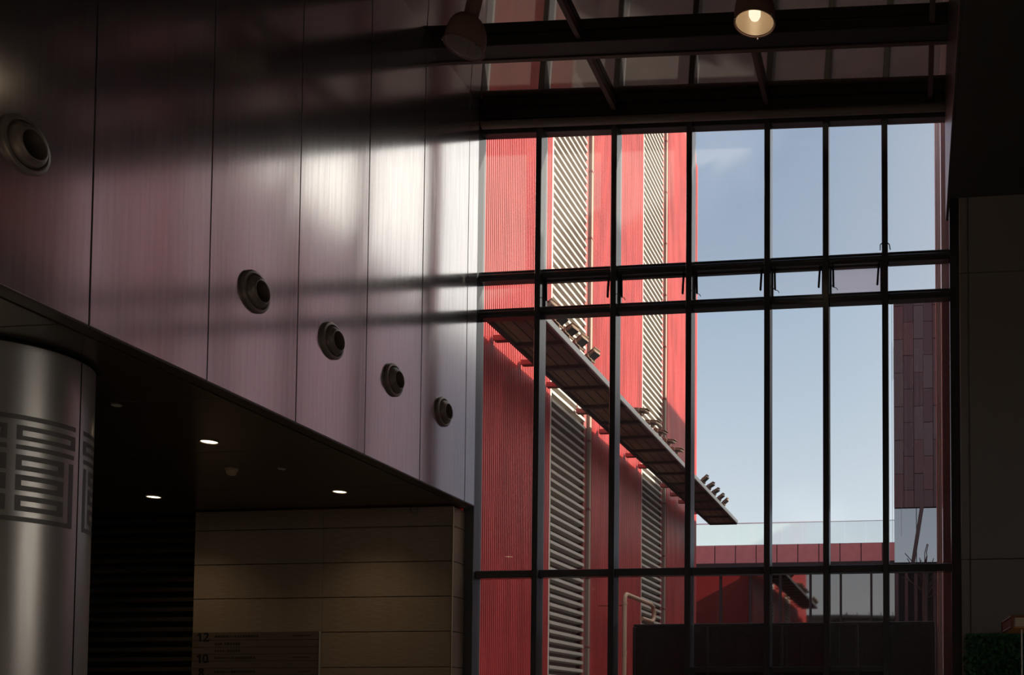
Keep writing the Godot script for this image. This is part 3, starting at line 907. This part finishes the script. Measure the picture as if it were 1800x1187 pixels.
func build_tower() -> void:
	var t := thing("maroon_tower", "maroon tiled tower behind the window's last bay", "building", Vector3(0, 0, -33.0))
	part(t, "core", cbox(3.4, 15.56, 3.0, 0.01), mats.black_void, Vector3(1.04, 7.78, -1.55))
	rng.seed = 12
	var cols := [-0.669, -0.342, -0.002, 0.318, 0.638, 0.957, 1.28, 1.6, 1.92, 2.24, 2.56, 2.74]
	for i in cols.size() - 1:
		var off := 0.0 if i % 2 == 0 else 0.55
		var y := 8.39
		while y < 15.57:
			var y1: float = minf(y + (1.135 if y > 8.4 else 1.135 - off * 0.999), 15.57)
			part(t, "tile", cbox(cols[i + 1] - cols[i] - 0.012, y1 - y - 0.012, 0.04, 0.004), mats["maroon_%d" % rng.randi_range(0, 3)], Vector3((cols[i] + cols[i + 1]) / 2.0, (y + y1) / 2.0, rng.randf_range(-0.01, 0.012)))
			y = y1
	for q in [[-0.66, 0.06], [0.08, 1.1], [1.12, 2.74]]:
		part(t, "glazing_pane", cbox(q[1] - q[0], 1.8, 0.03, 0.003), mats.sky_glass, Vector3((q[0] + q[1]) / 2.0, 7.46, 0.0))  # glazed band stands in for a bright reflection in the window pane
	part(t, "reflection_post", cbox(0.13, 1.95, 0.08, 0.005), mats.maroon_3, Vector3(0.1, 7.46, 0.06), Vector3(0, 0, -0.16))  # post stands in for a slanted bar of that reflection
	for i in 11:
		part(t, "rib", cbox(0.12, 6.5, 0.1, 0.01), mats.maroon_0, Vector3(-0.58 + i * 0.31, 3.25, 0.03))
	# tree standing in for branches mirrored in the window pane
	var tr := thing("reflection_tree", "bare branched dark tree standing in for a reflection before the maroon tower", "tree", Vector3(0.35, 0, -32.0))
	part(tr, "trunk", tube(PackedVector3Array([Vector3.ZERO, Vector3(0.05, 2.5, 0), Vector3(-0.03, 5.0, 0), Vector3(0.0, 6.1, 0)]), 0.09, 8), mats.bark)
	rng.seed = 33
	for i in 26:
		var a := rng.randf_range(0, TAU)
		var p := Vector3(0.0, rng.randf_range(5.2, 6.1), 0)
		var pts := PackedVector3Array([p])
		var d := Vector3(cos(a), rng.randf_range(0.35, 1.1), sin(a) * 0.6).normalized()
		for s in 4:
			d = (d + Vector3(rng.randf_range(-0.35, 0.35), rng.randf_range(-0.1, 0.25), rng.randf_range(-0.3, 0.3))).normalized()
			p += d * rng.randf_range(0.18, 0.34)
			pts.append(p)
		part(tr, "branch", tube(pts, 0.014, 5), mats.bark)
	# slim ribbed pier and dark jamb sheet just outside, right of the last bay
	var pr := thing("red_pier", "slim pink ribbed pier outside the right edge of the window", "pier", Vector3(0.335, 0, -12.0))
	part(pr, "core", cbox(0.05, 9.4, 0.1, 0.004), mats.red_smooth, Vector3(-0.035, 4.7, -0.1))
	for i in 4:
		part(pr, "rib", cbox(0.013, 9.4, 0.04, 0.004), mats.pier_pink, Vector3(-0.06 + i * 0.0185, 4.7, -0.035))
	var jm := thing("outer_jamb", "dark red outer jamb sheet beside the window's right frame", "jamb", Vector3(0.42, 0, -11.75))
	part(jm, "sheet", cbox(0.17, 9.3, 0.06, 0.006), mats.trim_brown, Vector3(0, 4.65, 0))
	part(jm, "end_strip", cbox(0.02, 9.3, 0.09, 0.004), mats.bracket_red, Vector3(0.06, 4.65, 0.02))

func build_right_building() -> void:
	var b := thing("red_annex", "long pale grey ribbed building on the right of the courtyard", "building", Vector3(7.5, 0, -13.0))
	for q in [[0.0, 5.0, 12.4], [5.0, 39.0, 15.9]]:
		var zc: float = -q[0] - q[1] / 2.0
		var blk := part(b, "block", cbox(6.0, q[2], q[1], 0.02), mats.red_smooth, Vector3(3.1, q[2] / 2.0, zc))
		part(blk, "ribbed_panel", ribbed(q[1], q[2], 0.2, 0.05), mats.annex_sheet, Vector3(-3.04, -q[2] / 2.0, -q[1] / 2.0), Vector3(0, PI, 0))
		part(blk, "coping", cbox(6.4, 0.3, q[1], 0.02), mats.canopy_edge, Vector3(-0.1, q[2] / 2.0 + 0.15, 0))

func build_vestibule() -> void:
	var v := thing("glass_vestibule", "low dark tinted glass porch outside the lower windows", "porch", Vector3(0, 0, -11.6))
	part(v, "roof_plate", cbox(3.58, 0.03, 1.9, 0.006), mats.stay_black, Vector3(-1.56, 2.64, -0.95))
	for k in 4:
		part(v, "front_pane", cbox_plain(0.88, 2.62), mats.tinted_glass, Vector3(-3.34 + 0.89 * (k + 0.5), 1.31, 0.0))
		part(v, "rear_pane", cbox_plain(0.88, 2.62), mats.tinted_glass, Vector3(-3.34 + 0.89 * (k + 0.5), 1.31, -1.9))
	for z in [0.0, -1.9]:
		for k in 5:
			part(v, "post", cbox(0.03, 2.62, 0.03, 0.004), mats.stay_black, Vector3(-3.34 + 0.89 * k, 1.31, z))
	part(v, "side_pane", cbox_plain(1.86, 2.62), mats.tinted_glass, Vector3(-3.34, 1.31, -0.95), Vector3(0, PI / 2, 0))

func _ready() -> void:
	setup_view()
	setup_materials()
	build_shell()
	build_ceiling()
	build_bulkhead()
	build_tan_wall()
	build_windows()
	build_right_side()
	build_column()
	build_outdoors()
	build_nozzles()
	build_soffit_fittings()
	build_pendants()
	build_sign()
